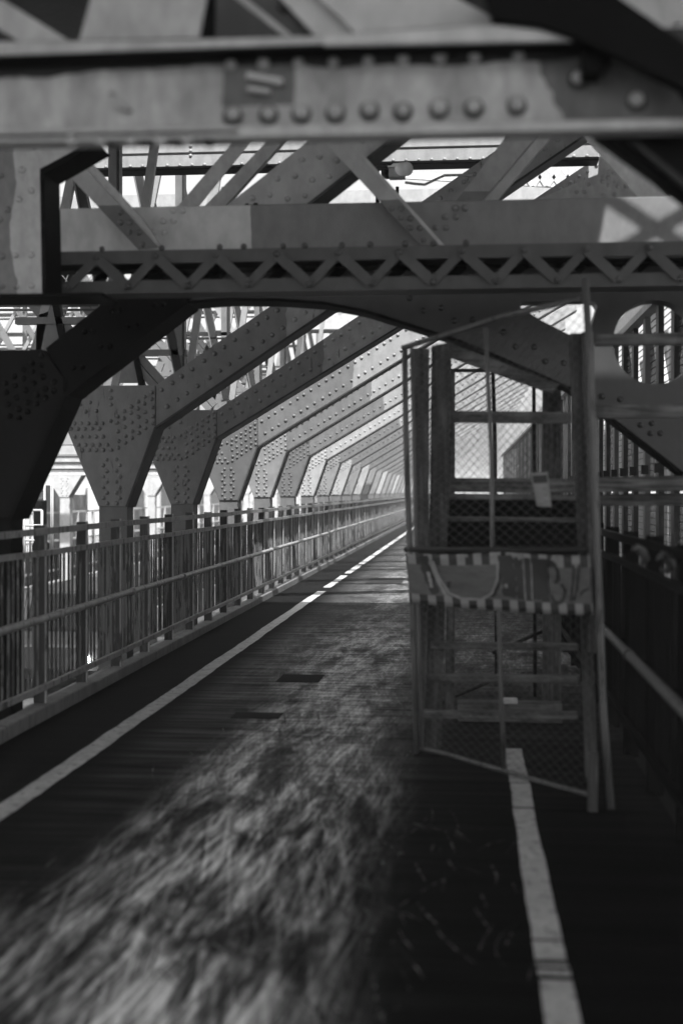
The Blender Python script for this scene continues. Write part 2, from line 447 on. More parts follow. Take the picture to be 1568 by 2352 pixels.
# ================================================================== ARCH FRAMES
GR = [(467,765),(534,748),(503,805),(569,790),(538,850),(612,847),(708,713),(708,763),(708,806)]
for yy, xs in ((928,(417,463,510,558,605,652)),(963,(440,488,535,583,630)),(1015,(465,513,560,608,655)),(1068,(490,538,585,632,685)),(1103,(515,562,610,656,711))):
    GR += [(x, yy) for x in xs]
GR += [(979,728),(935,756),(979,771),(889,787),(930,800),(843,820),(886,832),(985,826),(797,850),(840,861),(936,857),(753,884),(794,896),(890,888),(987,885),(706,912),(749,925),(846,922),(942,915),(985,930),(800,953),(896,950),(938,962),(755,982),(851,981),(894,992),(806,1011),(848,1024),(760,1045),(804,1056),(757,1087)]
GR += [(680,1167),(744,1165),(656,1203),(768,1203),(680,1240),(744,1238),(657,1276),(768,1274),(680,1311),(744,1310),(657,1347),(768,1347),(682,1382),(744,1382),(658,1417),(768,1417),(684,1452),(745,1452)]
GRM = [((x - 718) * .001448, (1472 - y) * .001448) for x, y in GR]
ORD = ['second','third','fourth','fifth','sixth','seventh','eighth','ninth','tenth','eleventh','twelfth','thirteenth','fourteenth','fifteenth','sixteenth','seventeenth','eighteenth','nineteenth','twentieth','twenty first','twenty second','twenty third','twenty fourth','twenty fifth','twenty sixth']
def arch_frame(i, D, Xc, Zb, zt, zr, tt, st, zb, sb, label):
    t = thing('arch_frame', (Xc, D, -2.4), label, 'arch frame', 'riveted arch frames along the left side of the path')
    gl = {2: 'gusset_d', 3: 'gusset_e', 4: 'gusset_d', 5: 'gusset_b', 6: 'gusset_e', 7: 'gusset_b'}.get(i, 'gusset' if i < 2 else 'gusset_e' if i % 3 else 'gusset_b')
    am = 'arm' if i < 2 else 'arm_far' if i != 5 else 'arm_pale'
    po = build('post', MB().box(Xc - .134, Xc + .134, D + .02, D + .27, -2.4, Zb + .01), 'post', t)
    gp = [(Xc-.43, Zb+zt), (Xc+.412, Zb+zt), (Xc+.412, Zb+zr), (Xc+.134, Zb), (Xc-.134, Zb), (Xc-.49, Zb+.845)]
    g = build('gusset_plate', MB().prism(gp, D, D + .25), gl, t, bevel=.004)
    # cover plate that closes the inner edge
    cp = MB()
    def strip(a, b, th=.02):
        dx, dz = b[0]-a[0], b[1]-a[1]; L = math.hypot(dx, dz); nx, nz = dz/L*th, -dx/L*th
        cp.prism([a, b, (b[0]+nx, b[1]+nz), (a[0]+nx, a[1]+nz)], D - .035, D + .30)
    xe = 2.25
    top = lambda x: Zb + tt + (x - (Xc + .412)) * st
    bot = lambda x: Zb + zb + (x - (Xc + .412)) * sb
    x0 = Xc + .412
    strip((Xc+.134, Zb), (x0, Zb+zr)); strip((x0, bot(x0)), (xe, bot(xe)))
    build('cover_plate', cp, 'edge', t)
    a = build('arm', MB().prism([(x0+.004, bot(x0)), (xe, bot(xe)), (xe, top(xe)), (x0+.004, top(x0))], D + .012, D + .25), am, t)
    solo = i <= 3
    if i <= 9:
        rivets([(Xc + dx, D, Zb + dz) for dx, dz in GRM], .0215 if i < 5 else .024, gl, g, solo)
        pts = []; x = x0 + .06; k = 0
        while x < (2.0 if i < 3 else 1.2):
            for q in (0, .10):
                pts.append((x + q, D + .012, top(x + q) - .085)); pts.append((x + .05 + q, D + .012, bot(x + .05 + q) + .12))
            x += .215 if k % 2 else .19; k += 1
        rivets(pts, .0235 if i < 5 else .023, am, a, solo)
    return t
frames = []
for i in range(24):
    D = 12.4 + 3.1 * i
    if i == 0: a = (1.455, 1.145, .75, 1.145, .672, .75, .665)
    elif i == 1: a = (1.445, 1.11, .78, 1.11, .65, .785, .60)
    elif i == 2: a = (1.47, 1.13, .78, 1.16, .625, .76, .60)
    else: a = (1.50, 1.13, .78, 1.15, .61, .76, .595)
    lb = ('first grey arch frame beyond the black one, its gusset widest in view' if i == 0 else
          '%s riveted arch frame behind the black one, counted along the left railing' % ORD[i-1])
    frames.append(arch_frame(i, D, -3.335, a[0], a[1], a[2], a[3], a[4], a[5], a[6], lb))

# ---- the black frame nearest the camera
DA = 9.1
t = thing('arch_frame', P(-18, 1190, DA) * 1, 'near black arch frame nearest the camera, with a round hole at right', 'arch frame')
t.location.z = -2.4
q = lambda *pts: [XZ(x, y, DA) for x, y in pts]
build('post', MB().box(P(-62, 1190, DA).x, P(24, 1190, DA).x, DA + .02, DA + .27, -2.4, P(0, 1188, DA).z), 'black', t)
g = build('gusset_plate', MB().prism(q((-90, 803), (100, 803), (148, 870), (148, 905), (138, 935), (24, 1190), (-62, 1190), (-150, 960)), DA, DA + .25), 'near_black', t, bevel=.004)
px = [(c * .2343, 661 + r * .2343) for c, r in ((410,665),(318,735),(408,757),(233,800),(320,818),(142,865),(232,890),(425,872),(60,935),(152,958),(335,935),(530,918),(62,1022),(255,1002),(447,985),(530,1008),(165,1075),(358,1048),(447,1073),(80,1140),(270,1122),(360,1140),(187,1190),(272,1212),(100,1255),(190,1275))]
rivets([tuple(P(x, y, DA)) for x, y in px], .0225, 'near_black', g)
mbx = MB().prism(q((104, 800), (470, 510), (655, 510), (430, 690), (152, 903), (152, 870)), DA + .012, DA + .25)
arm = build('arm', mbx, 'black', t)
rv = []
for k in range(7):
    for d in (0, 20): rv.append((195 + 62*k + d, 762 - 48*k - d*.1)); rv.append((170 + 62*k + d, 845 - 48*k - d*.1))
rivets([tuple(P(x, y, DA + .012)) for x, y in rv], .021, 'black', arm)
cp = MB()
for a, b in (((24, 1190), (138, 935)), ((138, 935), (150, 905)), ((150, 905), (430, 690))):
    pa, pb = XZ(*a, DA), XZ(*b, DA); dx, dz = pb[0]-pa[0], pb[1]-pa[1]; L = math.hypot(dx, dz); nx, nz = dz/L*.03, -dx/L*.03
    cp.prism([pa, pb, (pb[0]+nx, pb[1]+nz), (pa[0]+nx, pa[1]+nz)], DA - .05, DA + .33)
build('cover_plate', cp, 'black', t)
# upper arm, in a paler grey, seen above the cross beam
up_ = build('upper_arm', MB().prism(q((475, 506), (660, 506), (1015, 225), (832, 225)), DA + .012, DA + .25), 'mid', t)
rv = []
for k in range(6):
    for d in (0, 40): rv.append((580 + 57*k + d, 455 - 44*k - d*.18)); rv.append((660 + 57*k + d, 455 - 44*k - d*.18 + 2))
rivets([tuple(P(x, y, DA + .012)) for x, y in rv if y > 315], .021, 'mid', up_)
mbx = MB().bar(P(660, 510, DA) + Vector((0, .12, 0)), P(1020, 228, DA) + Vector((0, .12, 0)), .02, .30); build('cover_plate', mbx, 'edge', t)
curve = [(430, 692), (520, 685), (640, 686), (740, 693), (840, 712), (945, 745), (1060, 782), (1180, 832), (1310, 890), (1400, 955), (1530, 1055), (1640, 1140)]
outer = q(*curve) + q((1760, 1140), (1760, 575), (430, 585))
circ = [(1505 + 97*cos(a*math.pi/24), 785 + 97*sin(a*math.pi/24)) for a in range(48)]
tri = [(1192, 703), (1200, 692), (1352, 688), (1366, 692), (1372, 702), (1352, 770), (1344, 780), (1304, 766), (1240, 733)]
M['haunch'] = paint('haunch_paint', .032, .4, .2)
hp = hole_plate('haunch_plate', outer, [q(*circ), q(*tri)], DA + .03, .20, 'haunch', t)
cp = MB()
for a, b in zip(curve, curve[1:]):
    pa, pb = XZ(*a, DA), XZ(*b, DA); dx, dz = pb[0]-pa[0], pb[1]-pa[1]; L = math.hypot(dx, dz); nx, nz = dz/L*.02, -dx/L*.02
    cp.prism([pa, pb, (pb[0]+nx, pb[1]+nz), (pa[0]+nx, pa[1]+nz)], DA - .02, DA + .27)
build('arch_rib', cp, 'black', t)
rv = [(x*.4143+918.5, y*.4143+643) for x, y in ((50,100),(128,170),(228,155),(300,225),(402,220),(572,290),(637,370),(742,372),(803,452),(905,460),(1117,645),(1218,662),(1330,805),(1392,795),(1385,850),(1440,850))]
rivets([tuple(P(x, y, DA + .03)) for x, y in rv], .022, 'haunch', hp)

# ================================================================== BEAMS ACROSS THE PATH
# wide cross beam (plate girder) behind the lattice
DB = 8.85
zt, zb_ = P(784, 466, DB).z, P(784, 600, DB).z
t = thing('cross_beam', (0, DB, zb_), 'flat plate cross beam with pale and dark paint patches above the lattice beam', 'beam')
wp = build('web_plate', MB().box(-2.95, 3.2, DB, DB + .16, zb_, zt), 'cross', t, bevel=.006)
build('bottom_flange', MB().box(-2.95, 3.2, DB - .05, DB + .24, zb_ - .025, zb_ - .002), 'black', t)
rivets([tuple(P(x, y, DB)) for x, y in ((398,484),(420,484),(375,508),(399,508),(352,534),(378,534),(1045,478),(1067,478),(1022,498),(1046,498),(1001,523),(1024,523))], .024, 'cross', wp, name='bolt')
# lattice beam
DL = 8.0
lb = thing('lattice_beam', (0, DL, P(784, 668, DL).z), 'low lattice beam of zigzag lacing bars crossing in front of the cross beam', 'beam')
for nm, ya, yb in (('top_chord', 567, 597), ('bottom_chord', 637, 667)):
    z1, z0 = P(784, ya, DL).z, P(784, yb, DL).z
    mb = MB().box(-2.60, 2.9, DL, DL + .012, z0, z1)
    if nm == 'top_chord': mb.box(-2.60, 2.9, DL + .012, DL + .22, z1 - .012, z1)
    else: mb.box(-2.60, 2.9, DL + .012, DL + .22, z0, z0 + .012)
    build(nm, mb, 'lattice', lb)
z1, z0 = P(784, 583, DL).z, P(784, 652, DL).z
nodes_t = [P(x, 583, DL).x for x in (225, 360, 498, 637, 777, 918, 1060, 1203, 1345, 1487, 1630)]
nodes_b = [P(x, 652, DL).x for x in (158, 295, 432, 570, 711, 852, 993, 1135, 1277, 1418, 1560)]
rv = []
for k in range(11):
    build('lacing_bar', MB().bar((nodes_b[k], DL - .008, z0), (nodes_t[k], DL - .008, z1), .056, .010), 'lattice', lb)
    if k < 10: build('lacing_bar', MB().bar((nodes_t[k], DL - .024, z1), (nodes_b[k+1], DL - .024, z0), .064, .013), 'lattice', lb)
    build('lacing_bar', MB().bar((nodes_b[k]+.05, DL + .225, z0), (nodes_t[k]+.05, DL + .225, z1), .056, .010), 'black', lb)
    rv += [(nodes_t[k], DL - .031, z1), (nodes_b[k], DL - .025, z0)]
rivets(rv, .022, 'lattice', lb)
rivets([(P(x, 562, DL).x, DL - .004, P(784, 566, DL).z + .008) for x in (235, 372, 505, 560, 650, 700, 785, 850, 930, 995, 1070)], .02, 'lattice', lb)
# fittings behind the lattice: dark angle between the chords
build('inner_angle', MB().box(-2.60, 2.9, DL + .10, DL + .16, P(784, 606, DL).z, P(784, 597, DL).z), 'black', lb)

# column at the left
DC = 7.6
t = thing('column', (P(30, 680, DC).x, DC, P(30, 680, DC).z), 'mottled riveted column end at the upper left, under the blurred girder', 'column')
cpn = [XZ(x, y, DC) for x, y in ((-60, 330), (205, 330), (92, 388), (97, 677), (-60, 677))]
M['column'] = paint('column_paint', .36, .5, .1, [(0, -9, -2.62, .22, .15)], scale=2)
pl = build('face_plate', MB().prism(cpn, DC, DC + .02), 'column', t)
build('side_plate', MB().prism([XZ(x, y, DC) for x, y in ((92, 388), (102, 384), (107, 677), (97, 677))], DC, DC + .30).prism([XZ(x, y, DC) for x, y in ((200, 330), (225, 330), (102, 400), (92, 388))], DC, DC + .28), 'black', t)
rivets([tuple(P(x*.5037, y*.5037, DC)) for x, y in ((155,672),(103,775),(145,870),(90,910),(37,957),(5,800),(2,1000),(10,1168),(72,1165),(143,1162),(10,1305),(75,1305),(145,1303),(-40,1168))], .021, 'column', pl)
build('foot_plate', MB().box(P(-60, 677, DC).x, P(240, 677, DC).x, DC - .05, DC + .3, P(0, 686, DC).z, P(0, 678, DC).z), 'black', t)

# ---- braces
def brace(label, D, legs, mats, rv=(), name='diagonal_brace', depth=.012, cat='brace', rmat=None):
    pts = [XZ(x, y, D) for x, y in legs[0]]
    t = thing(name, (pts[0][0], D, min(p[1] for p in pts)), label, cat)
    first = None
    for k, (leg, m_) in enumerate(zip(legs, mats)):
        o = build('leg_plate' if k else 'face_plate', MB().prism([XZ(x, y, D) for x, y in leg], D + k * .014, D + .012 + k * .06 + (depth if k else 0)), m_, t)
        first = first or o
    if rv: rivets([tuple(P(x, y, D)) for x, y in rv], .021, rmat or mats[0], first)
    return t
M['brace_dark'] = paint('brace_paint', .28, .5, .1, [(2, 3.05, 3.50, .02, .10)])
brace('left angle iron brace sloping down across the pale end of the cross beam', 8.70,
      [((143, 387), (173, 360), (364, 568), (318, 573)), ((173, 360), (187, 349), (325, 500), (372, 568), (364, 568))], ('brace_dark', 'girder'),
      [(x*.2694+91.85, y*.2694+303) for x, y in ((688,688),(688,772),(768,772),(768,855),(845,857),(875,962))])
brace('right angle iron brace sloping down across the dark middle of the cross beam', 8.70,
      [((722, 300), (776, 300), (1008, 562), (964, 562)), ((776, 300), (784, 298), (1020, 562), (1008, 562))], ('brace_dark', 'girder'),
      [(x*.4727+826.6, y*.4727+303) for x, y in ((153,373),(200,373),(197,418),(243,420),(243,466),(290,468),(308,525))])
brace('pale channel brace rising right behind the top of the cross beam', 9.6,
      [((403, 480), (451, 480), (600, 295), (562, 295)), ((462, 480), (509, 480), (676, 295), (640, 295))], ('girder', 'girder'))
brace('channel brace with a dark painted square rising in front of the second arm', 10.4,
      [((1040, 470), (1098, 470), (1250, 290), (1180, 290)), ((1103, 470), (1132, 470), (1285, 290), (1256, 290))],
      (paint('channel_paint', .33, .5, .08, [(2, 3.2, 3.92, .02, .17)]), 'girder_pale'))
brace('pale brace sloping down to the right behind the sunlit end of the cross beam', 9.4,
      [((1318, 290), (1384, 298), (1600, 520), (1600, 590), (1465, 454)), ((1384, 298), (1400, 298), (1610, 512), (1600, 520))], ('girder', 'blackish'))
brace('pale gusset with round rivets beside the lattice girder at upper right', 11.5,
      [((1375, 360), (1500, 350), (1640, 480), (1180, 480), (1372, 400))], ('girder',),
      [(x*.4727+826.6, y*.4727+303) for x, y in ((1208,192),(1232,200),(1180,213),(1205,222),(1178,240),(1236,240),(1207,258),(1250,265),(1290,265),(1090,292),(1050,292),(1108,255),(1180,308),(1235,303))], name='gusset', cat='gusset')
brace('white plate behind the right knee brace', 9.75, [((1400, 290), (1700, 290), (1700, 620), (1560, 620))], ('girder_pale',), [(1541, 352)], name='side_plate', cat='plate', depth=.05)

# ================================================================== FRONT GIRDER (out of focus)
DF = 4.0
fg = thing('front_girder', (0, DF, P(784, 320, DF).z), 'large out of focus riveted girder crossing the top of the picture', 'girder')
Pf = lambda pts: [XZ(x, y, DF) for x, y in pts]
M['front'] = paint('front_girder_shaded_paint', .30, .5, .8, [(2, 2.885, 4, .12, .015), (0, .26, 4, .5, .075), (0, -.735, -.515, .03, .09, 2, 2.765, 3.2)], scale=3)  # flange shadow and right-end shade put into the web colour, beside one patch
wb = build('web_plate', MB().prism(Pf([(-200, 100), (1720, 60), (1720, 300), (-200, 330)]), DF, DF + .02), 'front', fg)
tf_pts = [(-200, 97), (400, 90), (1335, 64), (1335, 92), (740, 102), (0, 128), (-200, 134)]
build('top_flange', MB().prism([XZ(x, y, DF - .10) for x, y in tf_pts], DF - .10, DF - .002), 'girder', fg, bevel=.004)
build('flange_shade', MB().prism([XZ(x, y, DF - .10) for x, y in [(-200, 134), (0, 128), (740, 102), (1335, 92), (1335, 96), (740, 107), (0, 133), (-200, 139)]], DF - .099, DF - .002), 'black', fg)  # black strip that paints in the shade beneath the flange
build('bottom_flange', MB().prism([XZ(x, y, DF - .085) for x, y in [(-200, 300), (1720, 268), (1720, 292), (-200, 332)]], DF - .085, DF - .002), 'girder', fg, bevel=.005)
build('bottom_cover', MB().prism(Pf([(-200, 329), (560, 316), (560, 324), (-200, 338)]), DF - .085, DF + .05), 'girder', fg)
rivets([tuple(P(x, y, DF)) for x, y in ((535,262),(617,260),(692,257),(770,256),(848,250),(925,252),(1008,246),(1088,244),(1186,238),(1327,178),(1460,228))], .024, 'girder', fg, name='bolt')
for x, y in ((535,262),(617,260),(692,257),(770,256),(848,250),(925,252),(1008,246),(1088,244),(1186,238),(1327,178),(1460,228)):  # dark discs set low behind the bolts, painting in their shadows
    p = P(x, y, DF); build('bolt_shadow', MB().tube([(p.x, DF, p.z - .008), (p.x, DF - .003, p.z - .008)], .031, 16), 'blackish', fg)
rivets([tuple(P(x, y, DF)) for x, y in ((530,148),(605,146),(685,144),(765,143),(845,140),(925,137),(1010,133),(1090,130),(1190,128))], .019, 'girder', fg)
mb_ = []
for x in (265, 345, 418, 488):      # rivet heads hanging under the flange
    p = P(x, 334, DF); m_ = MB()
    m_.dome(0, 0, 0, .023, 10)
    m_.v = [Vector((v.x, v.z, v.y)) + Vector((p.x, DF - .05, p.z)) for v in m_.v]; m_.f = [f[::-1] for f in m_.f]
    build('rivet', m_, 'blackish', fg, True)
for x in (165, 232, 300, 367, 430):
    rivets([tuple(P(x, 322, DF - .085))], .018, 'girder', fg)
# small hook and stacked shims left on the web
build('hook', MB().tube([P(262, 215, DF) + Vector((0, -.02, 0)), P(266, 240, DF) + Vector((0, -.035, 0)), P(290, 255, DF) + Vector((0, -.03, 0)), P(300, 255, DF)], .007, 8), 'girder', fg, True)
build('shim', MB().bar(P(568, 175, DF - .02), P(648, 190, DF - .02), .018, .03), 'girder', fg)
build('shim', MB().bar(P(570, 205, DF - .02), P(620, 212, DF - .02), .012, .03), 'girder', fg)
# plates standing on the top flange
def upper(name, pts, D, mat, th=.02, rv=(), r=.02):
    o = build(name, MB().prism([XZ(x, y, D) for x, y in pts], D, D + th), mat, fg, bevel=.003)
    if rv: rivets([tuple(P(x, y, D)) for x, y in rv], r, mat, o)
    return o
upper('stiffener_plate', [(215, -30), (180, 96), (455, 92), (478, -30)], DF + .02, 'girder', .02, [(x, 98) for x in (195, 240, 280, 318, 350, 392, 430, 462)], .013)
upper('lacing_plate', [(-60, -30), (10, 0), (158, 92), (150, 105), (60, 105), (-60, 30)], DF + .02, 'girder')
upper('corner_plate', [(478, -30), (495, -30), (492, 92), (455, 92)], DF + .30, 'black')
upper('recessed_plate', [(490, -30), (690, -30), (790, 100), (490, 92)], DF + .45, 'lattice')
upper('angle_plate', [(505, -30), (640, -30), (745, 100), (690, 96)], DF + .10, 'haunch', .02, [(650, 15), (706, 70)], .023)
upper('angle_leg', [(470, -60), (535, -30), (690, 96), (672, 98)], DF + .06, 'girder', .012)
upper('angle_leg', [(620, -30), (705, -30), (800, 62), (812, 85), (742, 102)], DF + .02, 'girder_pale', .012)
upper('soffit_plate', [(690, -40), (985, -40), (1115, 30), (1132, 45), (1118, 58), (950, 66), (815, 78), (780, 40)], DF - .02, 'girder_pale', .012)
upper('shelf_angle', [(742, 80), (1130, 56), (1250, 68), (1336, 84), (1336, 92), (742, 104)], DF - .13, 'girder_pale', .02)
# black knee brace and end plate at the right
upper('end_plate', [(1100, -40), (1372, -40), (1620, 130), (1620, 290), (1560, 200), (1345, 95), (1240, 60), (1130, 40)], DF - .16, 'black', .05)
upper('web_stiffener', [(1337, 86), (1420, 112), (1375, 172), (1337, 168)], DF - .10, 'black', .08)
upper('knee_brace', [(1362, 300), (1720, 296), (1720, 560), (1568, 452), (1500, 400), (1430, 350)], DF + .03, 'black', .10)
upper('knee_rib', [(1440, 320), (1470, 330), (1640, 465), (1635, 485)], DF - .01, 'blackish', .03)
t = build('ceiling_plate', MB().prism([XZ(x, y, 6.0) for x, y in ((1340, -60), (1760, -60), (1760, 270))], 6.0, 6.03), 'girder_pale')
tag(t, 'pale plate with one rivet in the extreme upper right corner', 'plate')
rivets([tuple(P(1556, 62, 6.0))], .03, 'girder', t)

for lab, pts, rr in (('small pale rag knotted round the right rail', [(1452, 1262), (1462, 1256), (1474, 1268), (1480, 1284), (1472, 1296)], .018),
                     ('larger pale rag drooping from the right rail near the edge', [(1508, 1285), (1520, 1272), (1534, 1284), (1540, 1300), (1530, 1312), (1514, 1306)], .02)):
    rg = build('rag', MB().tube([P(x, y, 6.2 + .03 * k) for k, (x, y) in enumerate(pts)], [rr * .4, rr * .8, rr * 1.3, rr * 1.2, rr * .7, rr * .3][:len(pts)], 10), 'lattice', None, True); tag(rg, lab, 'rag')

# ================================================================== OVERHEAD SLAB added to shade the near end, its opening for a sun patch
ov = build('shade_slab', MB().box(-6.2, 1.40, -3, 14.3, 6.3, 6.5).box(2.8, 7, -3, 14.3, 6.3, 6.5).box(1.40, 2.8, -3, 6.45, 6.3, 6.5).box(1.40, 2.8, 7.35, 14.3, 6.3, 6.5), 'slab')
for a_, b_ in (((1.0, 6.61), (2.5, 7.21)), ((1.0, 7.21), (2.5, 6.61)), ((2.1, 6.5), (2.9, 7.2))):  # bars added over the opening to cast the crossed shadow
    build('shadow_bar', MB().bar((a_[0], a_[1], 6.28), (b_[0], b_[1], 6.28), .055, .03, (0, 0, 1)), 'blackish', ov)
tag(ov, 'dark slab added overhead behind the front girder to shade the near end', 'deck')

# ================================================================== UPPER BACKGROUND GIRDERS
M['girder_far'] = paint('far_girder_paint', .25, .5, .08)
def plate_girder(label, D, ya, yb, x0, x1, mat, step, rr, flange=8, top=True, stiff=()):
    z1, z0 = P(784, ya, D).z, P(784, yb, D).z; X0, X1 = P(x0, yb, D).x, P(x1, yb, D).x
    t = thing('plate_girder', ((X0+X1)/2, D, z0), label, 'girder')
    wpx = build('web_plate', MB().box(X0, X1, D, D + .03, z0, z1), mat, t)
    fh = flange * D / F
    build('bottom_flange', MB().box(X0, X1, D - .12, D + .15, z0 - fh, z0), 'black', t)
    pts = []; x = X0 + .05
    while x < X1:
        pts.append((x, D, z0 + rr * 1.9)); x += step
    for sx in stiff:
        Xs = P(sx, yb, D).x
        for k in range(2, 7): pts.append((Xs, D, z0 + rr * (1.9 + k * 2.6)))
    rivets(pts, rr, mat, wpx, len(pts) < 80)
    # horizontal seam line
    build('seam_angle', MB().box(X0, X1, D - .012, D, z0 + .27 * (z1 - z0) - .01, z0 + .27 * (z1 - z0)), 'edge', t) if top else None
    return t
plate_girder('deep pale plate girder with a rivet row, right under the blurred girder', 15.2, 240, 379, 150, 1372, 'girder_far', .145, .021, stiff=(438,))
plate_girder('slim pale girder below the deep one, behind the camera box', 24.0, 438, 490, 80, 1372, 'girder_far', .16, .024, 5, False)
# lattice girder seen in the gap at right
LGD = 19.0
t = thing('lattice_girder', (P(1250, 430, LGD).x, LGD, P(1250, 430, LGD).z), 'small white lattice girder in the upper right gap', 'girder')
build('top_chord', MB().box(P(860, 382, LGD).x, P(1390, 382, LGD).x, LGD, LGD + .03, P(0, 388, LGD).z, P(0, 378, LGD).z), 'pale', t)
zz0, zz1 = P(0, 428, LGD).z, P(0, 390, LGD).z
mb = MB().add([P(860, 398, LGD), P(1390, 426, LGD), P(1390, 438, LGD), P(860, 408, LGD)], [(0, 1, 2, 3)])
build('bottom_chord', MB().prism([XZ(x, y, LGD) for x, y in ((830, 390), (1400, 424), (1400, 438), (830, 404))], LGD, LGD + .05), 'girder_pale', t)
for k in range(9):
    xa = 1130 + k * 32
    for a, b in (((xa, 386), (xa + 26, 428)), ((xa + 26, 386), (xa, 428))):
        build('lacing_bar', MB().bar(P(*a, LGD - .01), P(*b, LGD - .01), .045, .012), 'pale', t)

# CCTV unit
DV = 12.0
t = thing('security_camera', P(900, 455, DV), 'white security camera on a bracket with a junction box and cable under the deep girder', 'camera')
z = lambda x, y, d=0: P(x, y, DV + d)
build('housing', MB().tube([z(905, 391, .1), z(934, 388, -.12)], .062, 16), 'white', t, True)
build('sunshade', MB().tube([z(889, 395, .2), z(907, 392, .08)], .066, 16), 'black', t, True)
bx0, bx1 = z(893, 430).x, z(930, 430).x
build('junction_box', MB().box(bx0, bx1, DV - .05, DV + .08, z(0, 429).z, z(0, 408).z), 'pale', t, bevel=.004)
build('lid', MB().box(bx0 - .01, bx1 + .012, DV - .06, DV + .09, z(0, 407).z, z(0, 404).z), 'white', t)
build('bracket_rod', MB().tube([z(912, 429), z(912, 470)], .015, 8), 'black', t)
build('cable', MB().tube([z(930, 419), z(950, 422), z(975, 424), z(1000, 412), z(1020, 403), z(1060, 402), z(1085, 404)], .012, 8), 'mid', t, True)
build('arm', MB().bar(z(860, 384), z(935, 386), .03, .03, (0, 0, 1)), 'edge', t)
t = build('hanger_rod', MB().box(z(857, 0).x, z(865, 0).x, DV + .3, DV + .36, z(0, 470).z, z(0, 230).z), 'black')
tag(t, 'black vertical hanger rod left of the security camera', 'rod')

# ================================================================== SIDE BRACING BETWEEN TRACK AND PATH (left)
def dbl(mb_a, mb_gap, p0, p1, w_):
    """double angle member: two plates and a dark slot"""
    d = (Vector(p1) - Vector(p0)).normalized(); s_ = d.cross(Vector((0, 1, 0)))
    for sgn in (-1, 1):
        o_ = s_ * sgn * (w_ * .26)
        mb_a.bar(Vector(p0) + o_, Vector(p1) + o_, w_ * .47, .05)
    mb_gap.bar(Vector(p0) + Vector((0, .04, 0)), Vector(p1) + Vector((0, .04, 0)), w_ * .3, .01)
def side_bracing(k, D, full):
    t = thing('side_bracing', (-3.7, D, 2.0), '%s set of crossed steel braces beyond the left arch frames' % (['nearest'] + ORD)[k], 'bracing', 'steel bracing sets over the tracks')
    DR = 16.3
    def q_(x, y): # shape traced on plane DR, moved to D
        p = P(x, y, DR); return Vector((p.x, D, p.z))
    build('dark_strut', MB().bar(q_(298, 300), q_(418, 880), .088, .10), 'blackish', t)
    build('dark_strut', MB().bar(q_(289, 300), q_(408, 880), .018, .12), 'brace_a', t)
    build('vertical_post', MB().bar(q_(412, 900), q_(412, 300), .085, .08), 'brace_a', t)
    build('vertical_post', MB().bar(q_(424, 900), q_(424, 300), .02, .12), 'blackish', t)
    build('pale_strut', MB().bar(q_(515, 300), q_(432, 880), .085, .06), 'brace_b', t)
    a, g_ = MB(), MB()
    dbl(a, g_, q_(80, 560), q_(380, 900), .20)
    build('crossed_member', a, 'brace_a', t); build('member_slot', g_, 'black', t)
    a, g_ = MB(), MB(); dbl(a, g_, q_(170, 600), q_(60, 900), .26)
    build('crossed_member', a, 'brace_a', t); build('member_slot', g_, 'black', t)
    build('dark_strut', MB().bar(q_(210, 300), q_(330, 900), .07, .1), 'black', t)
    build('pale_strut', MB().bar(q_(382, 300), q_(262, 900), .09, .06), 'brace_b', t)
    a = MB(); a.bar(q_(-60, 700), q_(430, 700), .05, .08); a.bar(q_(-60, 712), q_(430, 712), .02, .10); build('tie', a, 'blackish', t)
    a = MB().bar(q_(230, 810), q_(430, 810), .07, .1); build('tie', a, 'brace_a', t)
    if k < 4:
        build('gusset_plate', MB().prism([(q_(x, y).x, q_(x, y).z) for x, y in ((268, 880), (330, 880), (300, 790), (270, 800))], D - .03, D), 'brace_a', t)
for k in range(9): side_bracing(k, 13.2 + 3.1 * k, True)

# pale transverse girders further along the left side
for k, (D, ya, yb, x0, x1) in enumerate(((34, 694, 712, -400, 800), (30, 724, 758, -400, 800), (38, 776, 792, -400, 690), (34, 824, 838, -400, 620), (40, 716, 742, 700, 930))):
    z1, z0 = P(784, ya, D).z, P(784, yb, D).z
    t = thing('distant_girder', (P((x0+x1)/2, yb, D).x, D, z0), ('topmost', 'deepest', 'third from the top', 'lowest', 'rightmost')[k] + ' of the white girders seen through the left bracing', 'girder', None)
    build('web_plate', MB().box(P(x0, yb, D).x, P(x1, yb, D).x, D, D + .05, z0, z1), 'pale', t)
    build('bottom_flange', MB().box(P(x0, yb, D).x, P(x1, yb, D).x, D - .2, D + .2, z0 - .045, z0), 'blackish', t)

# ================================================================== OUTER SIDE OF THE BRIDGE (left, far)
def outer_frame(k, D):
    X = -10.1
    t = thing('bridge_pier', (X, D, -2.4), ('nearest', 'second', 'third', 'fourth', 'fifth', 'sixth')[k] + ' pale riveted post with a gusset on the far side of the tracks', 'frame', 'pale posts on the far side')
    build('post', MB().box(X - .125, X + .125, D, D + .25, -2.4, 1.45), 'pale', t)
    g = build('gusset_plate', MB().prism([(X-.5, 2.0), (X+.5, 2.0), (X+.13, 1.45), (X-.13, 1.45)], D - .02, D + .2), 'pale', t)
    rivets([(X + s_ * (.05 + .03 * (j % 2)), D - .02, 1.5 + j * .06) for j in range(8) for s_ in (-1, 1)], .02, 'girder', g, False)
    build('brace_edge', MB().bar((X + .16, D - .03, 1.45), (X + .5, D - .03, 2.0), .03, .3), 'blackish', t)
for k in range(6): outer_frame(k, 33 + 9.3 * k)
t = thing('floor_beam_stack', (-10.1, 33, 2.0), 'stack of pale flanges resting on the far posts at the left', 'girder')
